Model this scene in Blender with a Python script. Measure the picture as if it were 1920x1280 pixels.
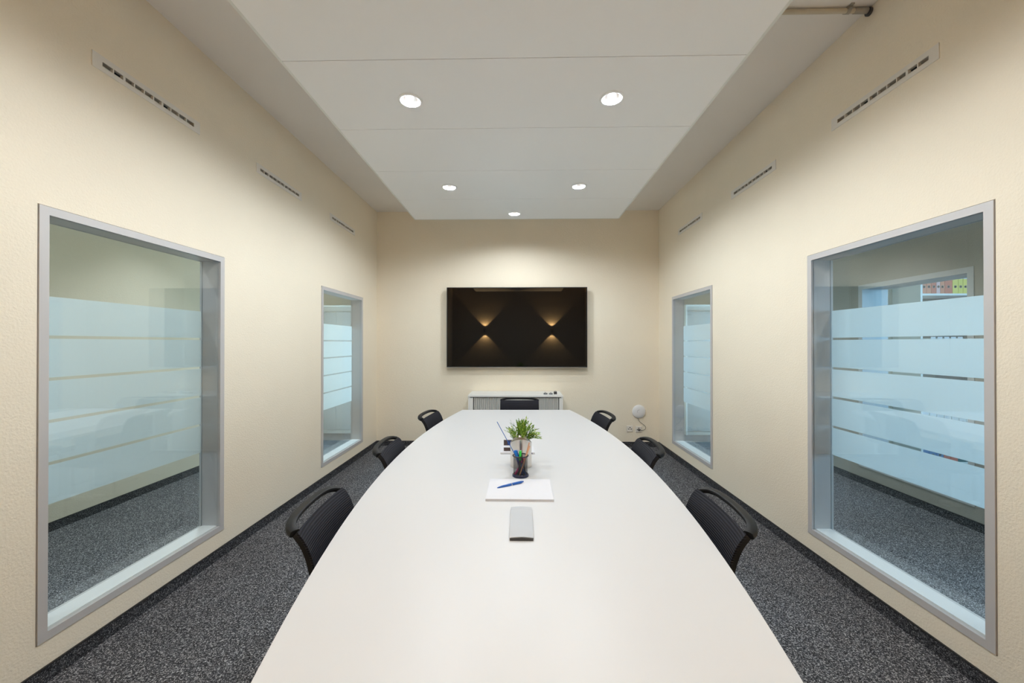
import bpy, bmesh, math, random
from mathutils import Vector, Matrix

# ------------------------------------------------------------------ clear
for o in list(bpy.data.objects):
    bpy.data.objects.remove(o)
S = bpy.context.scene
COL = S.collection
PI = math.pi

# ------------------------------------------------------------------ camera (image taken as 1920 x 1280, focal 747 px)
cam_d = bpy.data.cameras.new('camera')
cam_d.sensor_fit = 'HORIZONTAL'
cam_d.sensor_width = 36.0
cam_d.lens = 36.0 * 747.0 / 1920.0
cam_d.clip_start = 0.02
cam_d.clip_end = 100
cam = bpy.data.objects.new('camera', cam_d)
COL.objects.link(cam)
cam.location = (0.0415, 0.0, 1.415)
cam.rotation_euler = (PI / 2 + 0.0042, 0.0, 0.0196)
S.camera = cam

# ------------------------------------------------------------------ world, daylight, exposure
world = bpy.data.worlds.new('world')
S.world = world
world.use_nodes = True
bg = world.node_tree.nodes['Background']
bg.inputs['Color'].default_value = (0.62, 0.80, 1.0, 1)
bg.inputs['Strength'].default_value = 1.0
S.view_settings.view_transform = 'Standard'
S.view_settings.look = 'None'
S.view_settings.gamma = 1.0
S.view_settings.use_curve_mapping = False
S.view_settings.exposure = 0.2
S.cycles.use_denoising = True
S.cycles.max_bounces = 14
S.cycles.diffuse_bounces = 7
S.cycles.glossy_bounces = 5
S.cycles.transparent_max_bounces = 40
S.cycles.sample_clamp_indirect = 6.0
S.cycles.caustics_reflective = False
S.cycles.caustics_refractive = False

POW_DOWN = 33.5        # each ceiling downlight (W)
POW_SCONCE = 85.0       # each beam of the wall sconces
POW_CORRIDOR = 100.0
DAY = (0.55, 0.82, 1.0)


def area_light(name, loc, direction, sx, sy, power, color):
    d = bpy.data.lights.new(name, 'AREA')
    d.shape = 'RECTANGLE'
    d.size, d.size_y = sx, sy
    d.energy = power
    d.color = color
    o = bpy.data.objects.new(name, d)
    COL.objects.link(o)
    o.location = loc
    o.rotation_euler = Vector(direction).to_track_quat('-Z', 'Y').to_euler()
    return o


# added area lamps standing in for daylight from unseen outer windows
area_light('added_daylight_office', (6.45, 0.7, 1.6), (-1, 0, 0), 3.6, 2.2, 190.0, (0.30, 0.66, 1.0))
area_light('added_daylight_north_east', (4.10, 5.6, 1.25), (-1, 0, 0), 1.0, 1.7, 75.0, (0.42, 0.74, 1.0))
area_light('added_daylight_north_west', (-4.00, 5.1, 1.25), (1, 0, 0), 1.1, 1.7, 95.0, DAY)
area_light('added_daylight_west', (-4.00, 0.6, 1.25), (1, 0, 0), 2.6, 1.7, 16.0, DAY)


# ================================================================== materials
def new_mat(name):
    m = bpy.data.materials.new(name)
    m.use_nodes = True
    nt = m.node_tree
    return m, nt, nt.nodes['Principled BSDF']


def plain(name, col, rough=0.5, metal=0.0, spec=0.5, bump=0.0, bscale=200.0, vary=0.0, emit=None, estr=0.0):
    m, nt, p = new_mat(name)
    p.inputs['Base Color'].default_value = (*col, 1)
    p.inputs['Roughness'].default_value = rough
    p.inputs['Metallic'].default_value = metal
    p.inputs['Specular IOR Level'].default_value = spec
    tc = nt.nodes.new('ShaderNodeTexCoord')
    n = nt.nodes.new('ShaderNodeTexNoise')
    n.inputs['Scale'].default_value = bscale
    n.inputs['Detail'].default_value = 2
    nt.links.new(tc.outputs['Object'], n.inputs['Vector'])
    if bump:
        b = nt.nodes.new('ShaderNodeBump')
        b.inputs['Strength'].default_value = bump
        b.inputs['Distance'].default_value = 0.002
        nt.links.new(n.outputs['Fac'], b.inputs['Height'])
        nt.links.new(b.outputs['Normal'], p.inputs['Normal'])
    if vary:
        r = nt.nodes.new('ShaderNodeValToRGB')
        r.color_ramp.elements[0].color = (*[c * (1 - vary) for c in col], 1)
        r.color_ramp.elements[1].color = (*[min(1, c * (1 + vary)) for c in col], 1)
        nt.links.new(n.outputs['Fac'], r.inputs['Fac'])
        nt.links.new(r.outputs['Color'], p.inputs['Base Color'])
    if emit:
        p.inputs['Emission Color'].default_value = (*emit, 1)
        p.inputs['Emission Strength'].default_value = estr
    return m


def mat_plaster(name, col, strength=0.5):
    m, nt, p = new_mat(name)
    p.inputs['Roughness'].default_value = 0.85
    p.inputs['Specular IOR Level'].default_value = 0.2
    tc = nt.nodes.new('ShaderNodeTexCoord')
    n = nt.nodes.new('ShaderNodeTexNoise')
    n.inputs['Scale'].default_value = 105
    n.inputs['Detail'].default_value = 3
    n.inputs['Roughness'].default_value = 0.6
    nt.links.new(tc.outputs['Object'], n.inputs['Vector'])
    n2 = nt.nodes.new('ShaderNodeTexNoise')
    n2.inputs['Scale'].default_value = 1.3
    n2.inputs['Detail'].default_value = 3
    nt.links.new(tc.outputs['Object'], n2.inputs['Vector'])
    r = nt.nodes.new('ShaderNodeValToRGB')
    r.color_ramp.elements[0].position = 0.3
    r.color_ramp.elements[1].position = 0.7
    r.color_ramp.elements[0].color = (*[c * 0.975 for c in col], 1)
    r.color_ramp.elements[1].color = (*[min(1, c * 1.02) for c in col], 1)
    nt.links.new(n2.outputs['Fac'], r.inputs['Fac'])
    nt.links.new(r.outputs['Color'], p.inputs['Base Color'])
    b = nt.nodes.new('ShaderNodeBump')
    b.inputs['Strength'].default_value = strength
    b.inputs['Distance'].default_value = 0.006
    nt.links.new(n.outputs['Fac'], b.inputs['Height'])
    nt.links.new(b.outputs['Normal'], p.inputs['Normal'])
    return m


def mat_carpet(name, dark, light, speck):
    m, nt, p = new_mat(name)
    p.inputs['Roughness'].default_value = 0.95
    p.inputs['Specular IOR Level'].default_value = 0.1
    tc = nt.nodes.new('ShaderNodeTexCoord')
    n0 = nt.nodes.new('ShaderNodeTexVoronoi')
    n0.inputs['Scale'].default_value = 270
    nt.links.new(tc.outputs['Object'], n0.inputs['Vector'])
    sp = nt.nodes.new('ShaderNodeSeparateColor')
    nt.links.new(n0.outputs['Color'], sp.inputs[0])
    nz = nt.nodes.new('ShaderNodeTexNoise')
    nz.inputs['Scale'].default_value = 110
    nz.inputs['Detail'].default_value = 2
    nt.links.new(tc.outputs['Object'], nz.inputs['Vector'])
    n = nt.nodes.new('ShaderNodeMix')
    n.data_type = 'FLOAT'
    n.inputs['Factor'].default_value = 0.45
    nt.links.new(sp.outputs[0], n.inputs['A'])
    nt.links.new(nz.outputs['Fac'], n.inputs['B'])
    r = nt.nodes.new('ShaderNodeValToRGB')
    e = r.color_ramp.elements
    e[0].position, e[0].color = 0.24, (*dark, 1)
    e[1].position, e[1].color = 0.60, (*light, 1)
    k = e.new(0.80)
    k.color = (*speck, 1)
    nt.links.new(n.outputs['Result'], r.inputs['Fac'])
    n2 = nt.nodes.new('ShaderNodeTexNoise')
    n2.inputs['Scale'].default_value = 2.2
    n2.inputs['Detail'].default_value = 2
    nt.links.new(tc.outputs['Object'], n2.inputs['Vector'])
    mr = nt.nodes.new('ShaderNodeMapRange')
    mr.inputs['To Min'].default_value = 0.85
    mr.inputs['To Max'].default_value = 1.15
    nt.links.new(n2.outputs['Fac'], mr.inputs['Value'])
    mx = nt.nodes.new('ShaderNodeVectorMath')
    mx.operation = 'SCALE'
    nt.links.new(r.outputs['Color'], mx.inputs[0])
    nt.links.new(mr.outputs['Result'], mx.inputs['Scale'])
    nt.links.new(mx.outputs['Vector'], p.inputs['Base Color'])
    b = nt.nodes.new('ShaderNodeBump')
    b.inputs['Strength'].default_value = 0.6
    b.inputs['Distance'].default_value = 0.004
    nt.links.new(n.outputs['Result'], b.inputs['Height'])
    nt.links.new(b.outputs['Normal'], p.inputs['Normal'])
    return m


def mat_glass(name, tint=(0.972, 0.988, 0.985), base=0.058):
    m, nt, p = new_mat(name)
    nt.nodes.remove(p)
    out = nt.nodes['Material Output']
    lw = nt.nodes.new('ShaderNodeLayerWeight')
    lw.inputs['Blend'].default_value = 0.5
    pw = nt.nodes.new('ShaderNodeMath')
    pw.operation = 'POWER'
    pw.inputs[1].default_value = 5.0
    nt.links.new(lw.outputs['Facing'], pw.inputs[0])
    mr = nt.nodes.new('ShaderNodeMapRange')
    mr.inputs['To Min'].default_value = base
    mr.inputs['To Max'].default_value = 1.0
    nt.links.new(pw.outputs[0], mr.inputs['Value'])
    t = nt.nodes.new('ShaderNodeBsdfTransparent')
    t.inputs['Color'].default_value = (*tint, 1)
    g = nt.nodes.new('ShaderNodeBsdfGlossy')
    g.inputs['Roughness'].default_value = 0.0
    mx = nt.nodes.new('ShaderNodeMixShader')
    nt.links.new(mr.outputs['Result'], mx.inputs['Fac'])
    nt.links.new(t.outputs[0], mx.inputs[1])
    nt.links.new(g.outputs[0], mx.inputs[2])
    nt.links.new(mx.outputs[0], out.inputs['Surface'])
    return m


def mat_film(name, col):
    m, nt, p = new_mat(name)
    nt.nodes.remove(p)
    out = nt.nodes['Material Output']
    d = nt.nodes.new('ShaderNodeBsdfDiffuse')
    d.inputs['Color'].default_value = (*col, 1)
    t = nt.nodes.new('ShaderNodeBsdfTranslucent')
    t.inputs['Color'].default_value = (*col, 1)
    tr = nt.nodes.new('ShaderNodeBsdfTransparent')
    a = nt.nodes.new('ShaderNodeMixShader')
    a.inputs['Fac'].default_value = 0.58
    nt.links.new(d.outputs[0], a.inputs[1])
    nt.links.new(t.outputs[0], a.inputs[2])
    tc = nt.nodes.new('ShaderNodeTexCoord')
    n = nt.nodes.new('ShaderNodeTexNoise')
    n.inputs['Scale'].default_value = 350
    nt.links.new(tc.outputs['Object'], n.inputs['Vector'])
    mr = nt.nodes.new('ShaderNodeMapRange')
    mr.inputs['To Min'].default_value = 0.0
    mr.inputs['To Max'].default_value = 0.16
    nt.links.new(n.outputs['Fac'], mr.inputs['Value'])
    b = nt.nodes.new('ShaderNodeMixShader')
    nt.links.new(mr.outputs['Result'], b.inputs['Fac'])
    nt.links.new(a.outputs[0], b.inputs[1])
    nt.links.new(tr.outputs[0], b.inputs[2])
    nt.links.new(b.outputs[0], out.inputs['Surface'])
    return m


def mat_ribbed(name, c0, c1, freq):
    """black stretch fabric with fine horizontal ribs (object z)"""
    m, nt, p = new_mat(name)
    p.inputs['Roughness'].default_value = 0.75
    p.inputs['Specular IOR Level'].default_value = 0.25
    tc = nt.nodes.new('ShaderNodeTexCoord')
    w = nt.nodes.new('ShaderNodeTexWave')
    w.bands_direction = 'Z'
    w.inputs['Scale'].default_value = freq
    w.inputs['Distortion'].default_value = 0.0
    nt.links.new(tc.outputs['Object'], w.inputs['Vector'])
    r = nt.nodes.new('ShaderNodeValToRGB')
    r.color_ramp.elements[0].color = (*c0, 1)
    r.color_ramp.elements[1].color = (*c1, 1)
    nt.links.new(w.outputs['Fac'], r.inputs['Fac'])
    nt.links.new(r.outputs['Color'], p.inputs['Base Color'])
    b = nt.nodes.new('ShaderNodeBump')
    b.inputs['Strength'].default_value = 0.7
    b.inputs['Distance'].default_value = 0.002
    nt.links.new(w.outputs['Fac'], b.inputs['Height'])
    nt.links.new(b.outputs['Normal'], p.inputs['Normal'])
    return m


def mat_brushed(name, col, rough=0.28):
    m, nt, p = new_mat(name)
    p.inputs['Base Color'].default_value = (*col, 1)
    p.inputs['Metallic'].default_value = 1.0
    p.inputs['Roughness'].default_value = rough
    tc = nt.nodes.new('ShaderNodeTexCoord')
    mp = nt.nodes.new('ShaderNodeMapping')
    mp.inputs['Scale'].default_value = (20, 20, 900)
    nt.links.new(tc.outputs['Object'], mp.inputs['Vector'])
    n = nt.nodes.new('ShaderNodeTexNoise')
    n.inputs['Scale'].default_value = 1.0
    nt.links.new(mp.outputs['Vector'], n.inputs['Vector'])
    mr = nt.nodes.new('ShaderNodeMapRange')
    mr.inputs['To Min'].default_value = rough - 0.02
    mr.inputs['To Max'].default_value = rough + 0.03
    nt.links.new(n.outputs['Fac'], mr.inputs['Value'])
    nt.links.new(mr.outputs['Result'], p.inputs['Roughness'])
    return m


def mat_wiremesh(name, col):
    """fine wire netting: real see-through holes as a cross-hatch"""
    m, nt, p = new_mat(name)
    p.inputs['Base Color'].default_value = (*col, 1)
    p.inputs['Roughness'].default_value = 0.4
    p.inputs['Metallic'].default_value = 0.4
    out = nt.nodes['Material Output']
    tr = nt.nodes.new('ShaderNodeBsdfTransparent')
    tc = nt.nodes.new('ShaderNodeTexCoord')
    sx = nt.nodes.new('ShaderNodeSeparateXYZ')
    nt.links.new(tc.outputs['UV'], sx.inputs[0])

    def line(sock, k):
        a = nt.nodes.new('ShaderNodeMath'); a.operation = 'MULTIPLY'; a.inputs[1].default_value = k
        nt.links.new(sock, a.inputs[0])
        f = nt.nodes.new('ShaderNodeMath'); f.operation = 'FRACT'
        nt.links.new(a.outputs[0], f.inputs[0])
        g = nt.nodes.new('ShaderNodeMath'); g.operation = 'LESS_THAN'; g.inputs[1].default_value = 0.30
        nt.links.new(f.outputs[0], g.inputs[0])
        return g
    a, b = line(sx.outputs['X'], 110), line(sx.outputs['Y'], 48)
    mxm = nt.nodes.new('ShaderNodeMath'); mxm.operation = 'MAXIMUM'
    nt.links.new(a.outputs[0], mxm.inputs[0]); nt.links.new(b.outputs[0], mxm.inputs[1])
    mx = nt.nodes.new('ShaderNodeMixShader')
    nt.links.new(mxm.outputs[0], mx.inputs['Fac'])
    nt.links.new(tr.outputs[0], mx.inputs[1])
    nt.links.new(p.outputs[0], mx.inputs[2])
    nt.links.new(mx.outputs[0], out.inputs['Surface'])
    return m


M = {}
WALL = (0.865, 0.78, 0.638)
M['wall'] = mat_plaster('cream_plaster', WALL, 0.45)
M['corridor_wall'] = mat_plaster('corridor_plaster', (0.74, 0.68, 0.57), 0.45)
M['wall_dim'] = mat_plaster('darkened_plaster', (0.45, 0.40, 0.33), 0.45)  # dimness put into the front wall's colour: less warm spill and television reflection
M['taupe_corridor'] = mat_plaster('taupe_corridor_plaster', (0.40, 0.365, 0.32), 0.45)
M['ceiling'] = mat_plaster('ceiling_paint', (0.84, 0.81, 0.78), 0.06)
M['panel'] = plain('raft_panel_white', (0.91, 0.905, 0.90), 0.8, spec=0.2, bump=0.05, bscale=400)
M['panel_edge'] = plain('raft_edge_white', (0.74, 0.75, 0.72), 0.6, spec=0.3)
M['seam'] = plain('raft_seam_grey', (0.25, 0.24, 0.22), 0.9)
M['carpet'] = mat_carpet('grey_speckled_carpet', (0.015, 0.015, 0.018), (0.100, 0.102, 0.113), (0.52, 0.52, 0.54))
M['carpet_skirt'] = mat_carpet('dark_carpet_skirting', (0.014, 0.014, 0.016), (0.055, 0.055, 0.062), (0.24, 0.24, 0.25))
M['skirt_edge'] = plain('skirting_edge_black', (0.012, 0.012, 0.014), 0.5)
M['alu'] = plain('anodised_aluminium', (0.56, 0.54, 0.535), 0.45, metal=0.1, spec=0.4, bump=0.02, bscale=300)
M['sill'] = plain('aluminium_sill_lit', (0.88, 0.88, 0.875), 0.5)  # paler than the frame: room light falling on the sill put into the colour
M['glass'] = mat_glass('clear_glass')
M['film'] = mat_film('frosted_film', (0.91, 0.955, 0.965))
M['white_table'] = plain('white_laminate', (0.67, 0.67, 0.68), 0.38, spec=0.4)
M['table_edge'] = plain('white_edge_band', (0.80, 0.80, 0.80), 0.4)
M['chrome_leg'] = plain('silver_powder_coat', (0.55, 0.56, 0.57), 0.35, metal=0.8)
M['mesh_black'] = mat_ribbed('ribbed_black_mesh', (0.003, 0.003, 0.005), (0.020, 0.020, 0.030), 42.0)
M['plastic_black'] = plain('black_plastic', (0.010, 0.010, 0.011), 0.5, spec=0.3, bump=0.15, bscale=900)
M['seat_black'] = plain('black_seat_fabric', (0.016, 0.016, 0.018), 0.9, bump=0.4, bscale=700)
M['tube'] = plain('black_tube_steel', (0.03, 0.03, 0.032), 0.35, metal=0.5)
M['tv_body'] = plain('tv_black_plastic', (0.008, 0.008, 0.009), 0.35)
M['tv_screen'] = plain('tv_glossy_screen', (0.003, 0.0028, 0.0028), 0.025, spec=0.42)
M['tv_silver'] = plain('tv_silver_strip', (0.55, 0.54, 0.52), 0.35, metal=0.7)
M['cab_white'] = plain('cabinet_white', (0.82, 0.82, 0.80), 0.45)
M['cab_grey'] = plain('tambour_grey', (0.52, 0.52, 0.50), 0.5)
M['cupboard_grey'] = plain('cupboard_light_grey', (0.42, 0.43, 0.43), 0.5)
M['dark_gap'] = plain('dark_recess', (0.02, 0.02, 0.02), 0.9)
M['vent'] = plain('vent_enamel', (0.78, 0.74, 0.68), 0.5)
M['vent_in'] = plain('vent_slot_grey', (0.50, 0.46, 0.40), 0.7)
M['trim_white'] = plain('downlight_trim_white', (0.88, 0.88, 0.87), 0.35)
M['reflector'] = plain('downlight_reflector', (0.85, 0.85, 0.86), 0.2, metal=0.9)
M['lens'] = plain('downlight_lens', (0.9, 0.9, 0.9), 0.4, emit=(1.0, 0.97, 0.93), estr=14.0)
M['conduit'] = plain('conduit_beige', (0.58, 0.52, 0.41), 0.5)
M['conduit_metal'] = plain('galvanised_metal', (0.42, 0.39, 0.35), 0.4, metal=0.6)
M['white_plastic'] = plain('white_plastic', (0.80, 0.79, 0.80), 0.4)
M['socket'] = plain('socket_plastic', (0.80, 0.75, 0.68), 0.4)
M['hole'] = plain('socket_hole_black', (0.015, 0.015, 0.015), 0.7)
M['cable'] = plain('grey_cable', (0.16, 0.15, 0.13), 0.5)
M['paper'] = plain('paper_white', (0.72, 0.72, 0.76), 0.8, vary=0.01, bscale=30)
M['paper_edge'] = plain('paper_edges', (0.66, 0.66, 0.69), 0.8, vary=0.05, bscale=900)
M['silver_case'] = plain('silver_grey_case', (0.50, 0.52, 0.55), 0.55)
M['dark_grey'] = plain('dark_grey_rubber', (0.05, 0.05, 0.055), 0.6)
M['steel'] = mat_brushed('brushed_steel', (0.66, 0.63, 0.59))
M['soil'] = plain('soil_brown', (0.05, 0.035, 0.02), 0.95, vary=0.4, bscale=150)
M['netting'] = mat_wiremesh('black_wire_netting', (0.02, 0.02, 0.025))
M['cup_blue'] = plain('dark_blue_metal', (0.012, 0.018, 0.06), 0.25)
M['rim_black'] = plain('black_rim', (0.015, 0.013, 0.02), 0.35)
M['pen_blue'] = plain('pen_blue', (0.015, 0.11, 0.45), 0.35)
M['bright_blue'] = plain('highlighter_blue', (0.01, 0.20, 0.72), 0.35)
M['navy'] = plain('marker_navy', (0.012, 0.03, 0.18), 0.35)
M['green'] = plain('highlighter_green', (0.02, 0.62, 0.06), 0.35)
M['pink'] = plain('marker_pink', (0.80, 0.03, 0.22), 0.35)
M['wood'] = plain('pencil_wood', (0.72, 0.40, 0.24), 0.55, vary=0.12, bscale=60)
M['pen_silver'] = plain('pen_silver', (0.65, 0.68, 0.75), 0.25, metal=0.8)
M['pen_black'] = plain('pen_black', (0.02, 0.02, 0.025), 0.35)
M['brown_box'] = plain('dark_brown_card', (0.085, 0.06, 0.055), 0.5)
M['blue_label'] = plain('blue_label', (0.02, 0.05, 0.20), 0.4)
M['orange'] = plain('binder_orange', (0.70, 0.22, 0.12), 0.5, vary=0.08, bscale=8)
M['red'] = plain('binder_red', (0.62, 0.13, 0.075), 0.5, vary=0.08, bscale=8)
M['rose'] = plain('binder_rose', (0.78, 0.46, 0.46), 0.5)
M['yellow'] = plain('binder_yellow', (0.74, 0.62, 0.10), 0.5, vary=0.08, bscale=8)
M['binder_blue'] = plain('binder_blue', (0.06, 0.16, 0.36), 0.5)
M['teal'] = plain('binder_teal', (0.01, 0.10, 0.11), 0.5)
M['binder_white'] = plain('binder_white', (0.72, 0.72, 0.70), 0.5)
M['leaf'] = plain('leaf_green', (0.15, 0.30, 0.03), 0.45, vary=0.6, bscale=45)
M['leaf_light'] = plain('leaf_yellow_green', (0.42, 0.54, 0.07), 0.45, vary=0.35, bscale=45)
M['sconce'] = plain('sconce_grey', (0.25, 0.24, 0.23), 0.4, metal=0.6)
M['warm'] = plain('sconce_lens', (0.9, 0.8, 0.6), 0.4, emit=(1.0, 0.72, 0.36), estr=10.0)
M['door'] = plain('door_white', (0.75, 0.73, 0.70), 0.5)


# ================================================================== mesh helpers
class MB:
    """collects shapes into ONE mesh"""
    def __init__(self):
        self.bm = bmesh.new()
        self.uv = None

    def box(self, x0, x1, y0, y1, z0, z1, bev=0.0, seg=2):
        b = bmesh.new()
        bmesh.ops.create_cube(b, size=1)
        for v in b.verts:
            v.co = Vector(((x0 + x1) / 2 + v.co.x * (x1 - x0), (y0 + y1) / 2 + v.co.y * (y1 - y0), (z0 + z1) / 2 + v.co.z * (z1 - z0)))
        if bev:
            bmesh.ops.bevel(b, geom=b.edges[:], offset=bev, segments=seg, affect='EDGES', profile=0.5)
        self._merge(b)
        return self

    def _merge(self, b, mat=None):
        if mat is not None:
            b.transform(mat)
        me = bpy.data.meshes.new('tmp')
        b.to_mesh(me)
        b.free()
        self.bm.from_mesh(me)
        bpy.data.meshes.remove(me)

    def lathe(self, prof, seg=32, mat=None, cap=True):
        """prof: list of (r, z)"""
        b = bmesh.new()
        rings = []
        for r, z in prof:
            if r < 1e-6:
                rings.append([b.verts.new((0, 0, z))])
            else:
                rings.append([b.verts.new((r * math.cos(2 * PI * i / seg), r * math.sin(2 * PI * i / seg), z)) for i in range(seg)])
        for a, c in zip(rings[:-1], rings[1:]):
            for i in range(seg):
                j = (i + 1) % seg
                if len(a) == 1 and len(c) == 1:
                    continue
                if len(a) == 1:
                    b.faces.new((a[0], c[j], c[i]))
                elif len(c) == 1:
                    b.faces.new((a[i], a[j], c[0]))
                else:
                    b.faces.new((a[i], a[j], c[j], c[i]))
        if cap:
            for rg, fl in ((rings[0], True), (rings[-1], False)):
                if len(rg) > 2:
                    b.faces.new(rg[::-1] if fl else rg)
        bmesh.ops.recalc_face_normals(b, faces=b.faces[:])
        self._merge(b, mat)
        return self

    def tube(self, pts, r, seg=10, closed=False, flat=None):
        """round (or flattened) tube along points"""
        pts = [Vector(p) for p in pts]
        n = len(pts)
        b = bmesh.new()
        rings = []
        up = Vector((0, 0, 1))
        for i, p in enumerate(pts):
            if closed:
                t = pts[(i + 1) % n] - pts[i - 1]
            else:
                t = pts[min(i + 1, n - 1)] - pts[max(i - 1, 0)]
            t.normalize()
            s = t.cross(up)
            if s.length < 1e-3:
                s = t.cross(Vector((0, 1, 0)))
            s.normalize()
            u = s.cross(t).normalized()
            rr = r[i] if isinstance(r, (list, tuple)) else r
            ra, rb = (rr, rr) if flat is None else (rr * flat[0], rr * flat[1])
            rings.append([b.verts.new(p + s * ra * math.cos(2 * PI * k / seg) + u * rb * math.sin(2 * PI * k / seg)) for k in range(seg)])
        m = n if closed else n - 1
        for i in range(m):
            a, c = rings[i], rings[(i + 1) % n]
            for k in range(seg):
                b.faces.new((a[k], a[(k + 1) % seg], c[(k + 1) % seg], c[k]))
        if not closed:
            b.faces.new(rings[0][::-1])
            b.faces.new(rings[-1])
        bmesh.ops.recalc_face_normals(b, faces=b.faces[:])
        self._merge(b)
        return self

    def holed(self, outer, holes, t0, t1, fn):
        """flat plate with holes; outer/holes are 2D loops, fn(a, b, t) -> 3D"""
        b = bmesh.new()
        loops = []
        for lp in [outer] + holes:
            vs = [b.verts.new((p[0], p[1], 0)) for p in lp]
            es = [b.edges.new((vs[i], vs[(i + 1) % len(vs)])) for i in range(len(vs))]
            loops.append(vs)
        bmesh.ops.triangle_fill(b, use_beauty=True, use_dissolve=False, edges=b.edges[:], normal=(0, 0, 1))
        b.verts.index_update()
        co = [v.co.copy() for v in b.verts]
        tris = [[v.index for v in f.verts] for f in b.faces]
        lps = [[v.index for v in lp] for lp in loops]
        b.free()
        b = bmesh.new()
        A = [b.verts.new(fn(c.x, c.y, t0)) for c in co]
        B = [b.verts.new(fn(c.x, c.y, t1)) for c in co]
        for t in tris:
            b.faces.new([A[i] for i in t])
            b.faces.new([B[i] for i in t[::-1]])
        for lp in lps:
            for i in range(len(lp)):
                p, q = lp[i], lp[(i + 1) % len(lp)]
                b.faces.new((A[p], A[q], B[q], B[p]))
        bmesh.ops.recalc_face_normals(b, faces=b.faces[:])
        self._merge(b)
        return self

    def prism(self, outline, t0, t1, fn=None):
        fn = fn or (lambda a, b, t: (a, b, t))
        b = bmesh.new()
        A = [b.verts.new(fn(p[0], p[1], t0)) for p in outline]
        B = [b.verts.new(fn(p[0], p[1], t1)) for p in outline]
        n = len(outline)
        b.faces.new(A[::-1])
        b.faces.new(B)
        for i in range(n):
            b.faces.new((A[i], A[(i + 1) % n], B[(i + 1) % n], B[i]))
        bmesh.ops.recalc_face_normals(b, faces=b.faces[:])
        self._merge(b)
        return self

    def build(self, name, mat, parent=None, smooth=False, loc=None):
        me = bpy.data.meshes.new(name)
        self.bm.to_mesh(me)
        self.bm.free()
        o = bpy.data.objects.new(name, me)
        COL.objects.link(o)
        me.materials.append(mat)
        if smooth:
            for p in me.polygons:
                p.use_smooth = True
            try:
                me.set_sharp_from_angle(angle=math.radians(35))
            except Exception:
                pass
        if parent is not None:
            o.parent = parent
        if loc is not None:
            o.location = loc
        return o


def tag(o, label, cat, group=None, kind=None):
    o['label'] = label
    o['category'] = cat
    if group:
        o['group'] = group
    if kind:
        o['kind'] = kind
    return o


def thing(name, label, cat, loc=(0, 0, 0), rz=0.0, group=None, kind=None):
    o = bpy.data.objects.new(name, None)
    o.empty_display_size = 0.1
    COL.objects.link(o)
    o.location = loc
    o.rotation_euler = (0, 0, rz)
    return tag(o, label, cat, group, kind)


def copy_tree(o, parent=None):
    c = o.copy()
    COL.objects.link(c)
    c.parent = parent
    for ch in list(o.children):
        copy_tree(ch, c)
    return c


def rect(a0, a1, b0, b1):
    return [(a0, b0), (a1, b0), (a1, b1), (a0, b1)]


def circle(cx, cy, r, n=32):
    return [(cx + r * math.cos(2 * PI * i / n), cy + r * math.sin(2 * PI * i / n)) for i in range(n)]


# ================================================================== the setting
W = 1.9405          # half width of the meeting room
TH = 0.13           # thickness of the glazed side walls
YB = 5.482          # television wall
YF = -0.90          # wall behind the camera
ZC = 3.233
XC = 3.49           # far wall of both corridors
YE = 6.70

WZ0, WZ1 = 0.1735, 1.988
WIN = {-1: [(1.600, 2.629), (3.941, 4.988)], 1: [(1.629, 2.662), (3.966, 5.001)]}
VENT = {-1: [1.800, 2.950, 4.115], 1: [1.834, 2.984, 4.180]}
VZ0, VZ1, VL = 2.703, 2.775, 0.622
SL0, SL1, SE = 2.727, 2.749, 0.045       # slot of the vents

m = MB(); m.box(-4.3, 6.8, -1.6, 6.9, -0.12, 0.0)
tag(m.build('floor', M['carpet']), 'dark grey speckled carpet floor', 'floor', kind='structure')
m = MB(); m.box(-4.3, 6.8, -1.6, 6.9, ZC, ZC + 0.12)
tag(m.build('ceiling', M['ceiling']), 'off white plastered ceiling above the hanging raft', 'ceiling', kind='structure')

for s, side in ((-1, 'left'), (1, 'right')):
    holes = [rect(a - 0.003, b + 0.003, WZ0 - 0.003, WZ1 + 0.003) for a, b in WIN[s]]
    holes += [rect(y + SE - 0.01, y + VL - SE + 0.01, SL0 - 0.008, SL1 + 0.008) for y in VENT[s]]
    m = MB()
    m.holed(rect(YF - 0.12, YE, 0, ZC), holes, W, W + TH, lambda a, b, t, s=s: (s * t, a, b))
    tag(m.build('wall_' + side, M['wall']), 'cream plaster side wall with two glazed openings, %s' % ('on the access point side' if s > 0 else 'opposite the access point side'), 'wall', kind='structure')
m = MB(); m.box(-W, W, YB, YB + 0.15, 0, ZC)
tag(m.build('wall_back', M['wall']), 'cream plaster wall behind the television', 'wall', kind='structure')
m = MB(); m.box(-W, W, YF - 0.12, YF, 0, ZC)
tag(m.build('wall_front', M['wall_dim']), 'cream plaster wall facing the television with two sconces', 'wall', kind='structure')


# skirting: strip of carpet with a black top edge
def skirt(name, label, x0, x1, y0, y1):
    m = MB(); m.box(x0, x1, y0, y1, 0.0, 0.063)
    o = tag(m.build(name, M['carpet_skirt']), label, 'baseboard', kind='structure')
    m = MB(); m.box(x0 - 0.0006, x1 + 0.0006, y0 - 0.0006, y1 + 0.0006, 0.063, 0.068)
    m.build('top_edge', M['skirt_edge'], o)


skirt('baseboard_left', 'dark carpet skirting along the wall opposite the access point side', -W, -W + 0.009, YF, YB)
skirt('baseboard_right', 'dark carpet skirting along the wall on the access point side', W - 0.009, W, YF, YB)
skirt('baseboard_back', 'dark carpet skirting below the television wall', -W + 0.01, W - 0.01, YB - 0.009, YB)
skirt('baseboard_corridor_left', 'dark carpet skirting in the corridor with the plain wall', -XC, -XC + 0.009, -1.0, YE)
skirt('baseboard_corridor_right', 'dark carpet skirting in the corridor with the glazed office wall', XC - 0.009, XC, -1.0, YE)

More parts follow.
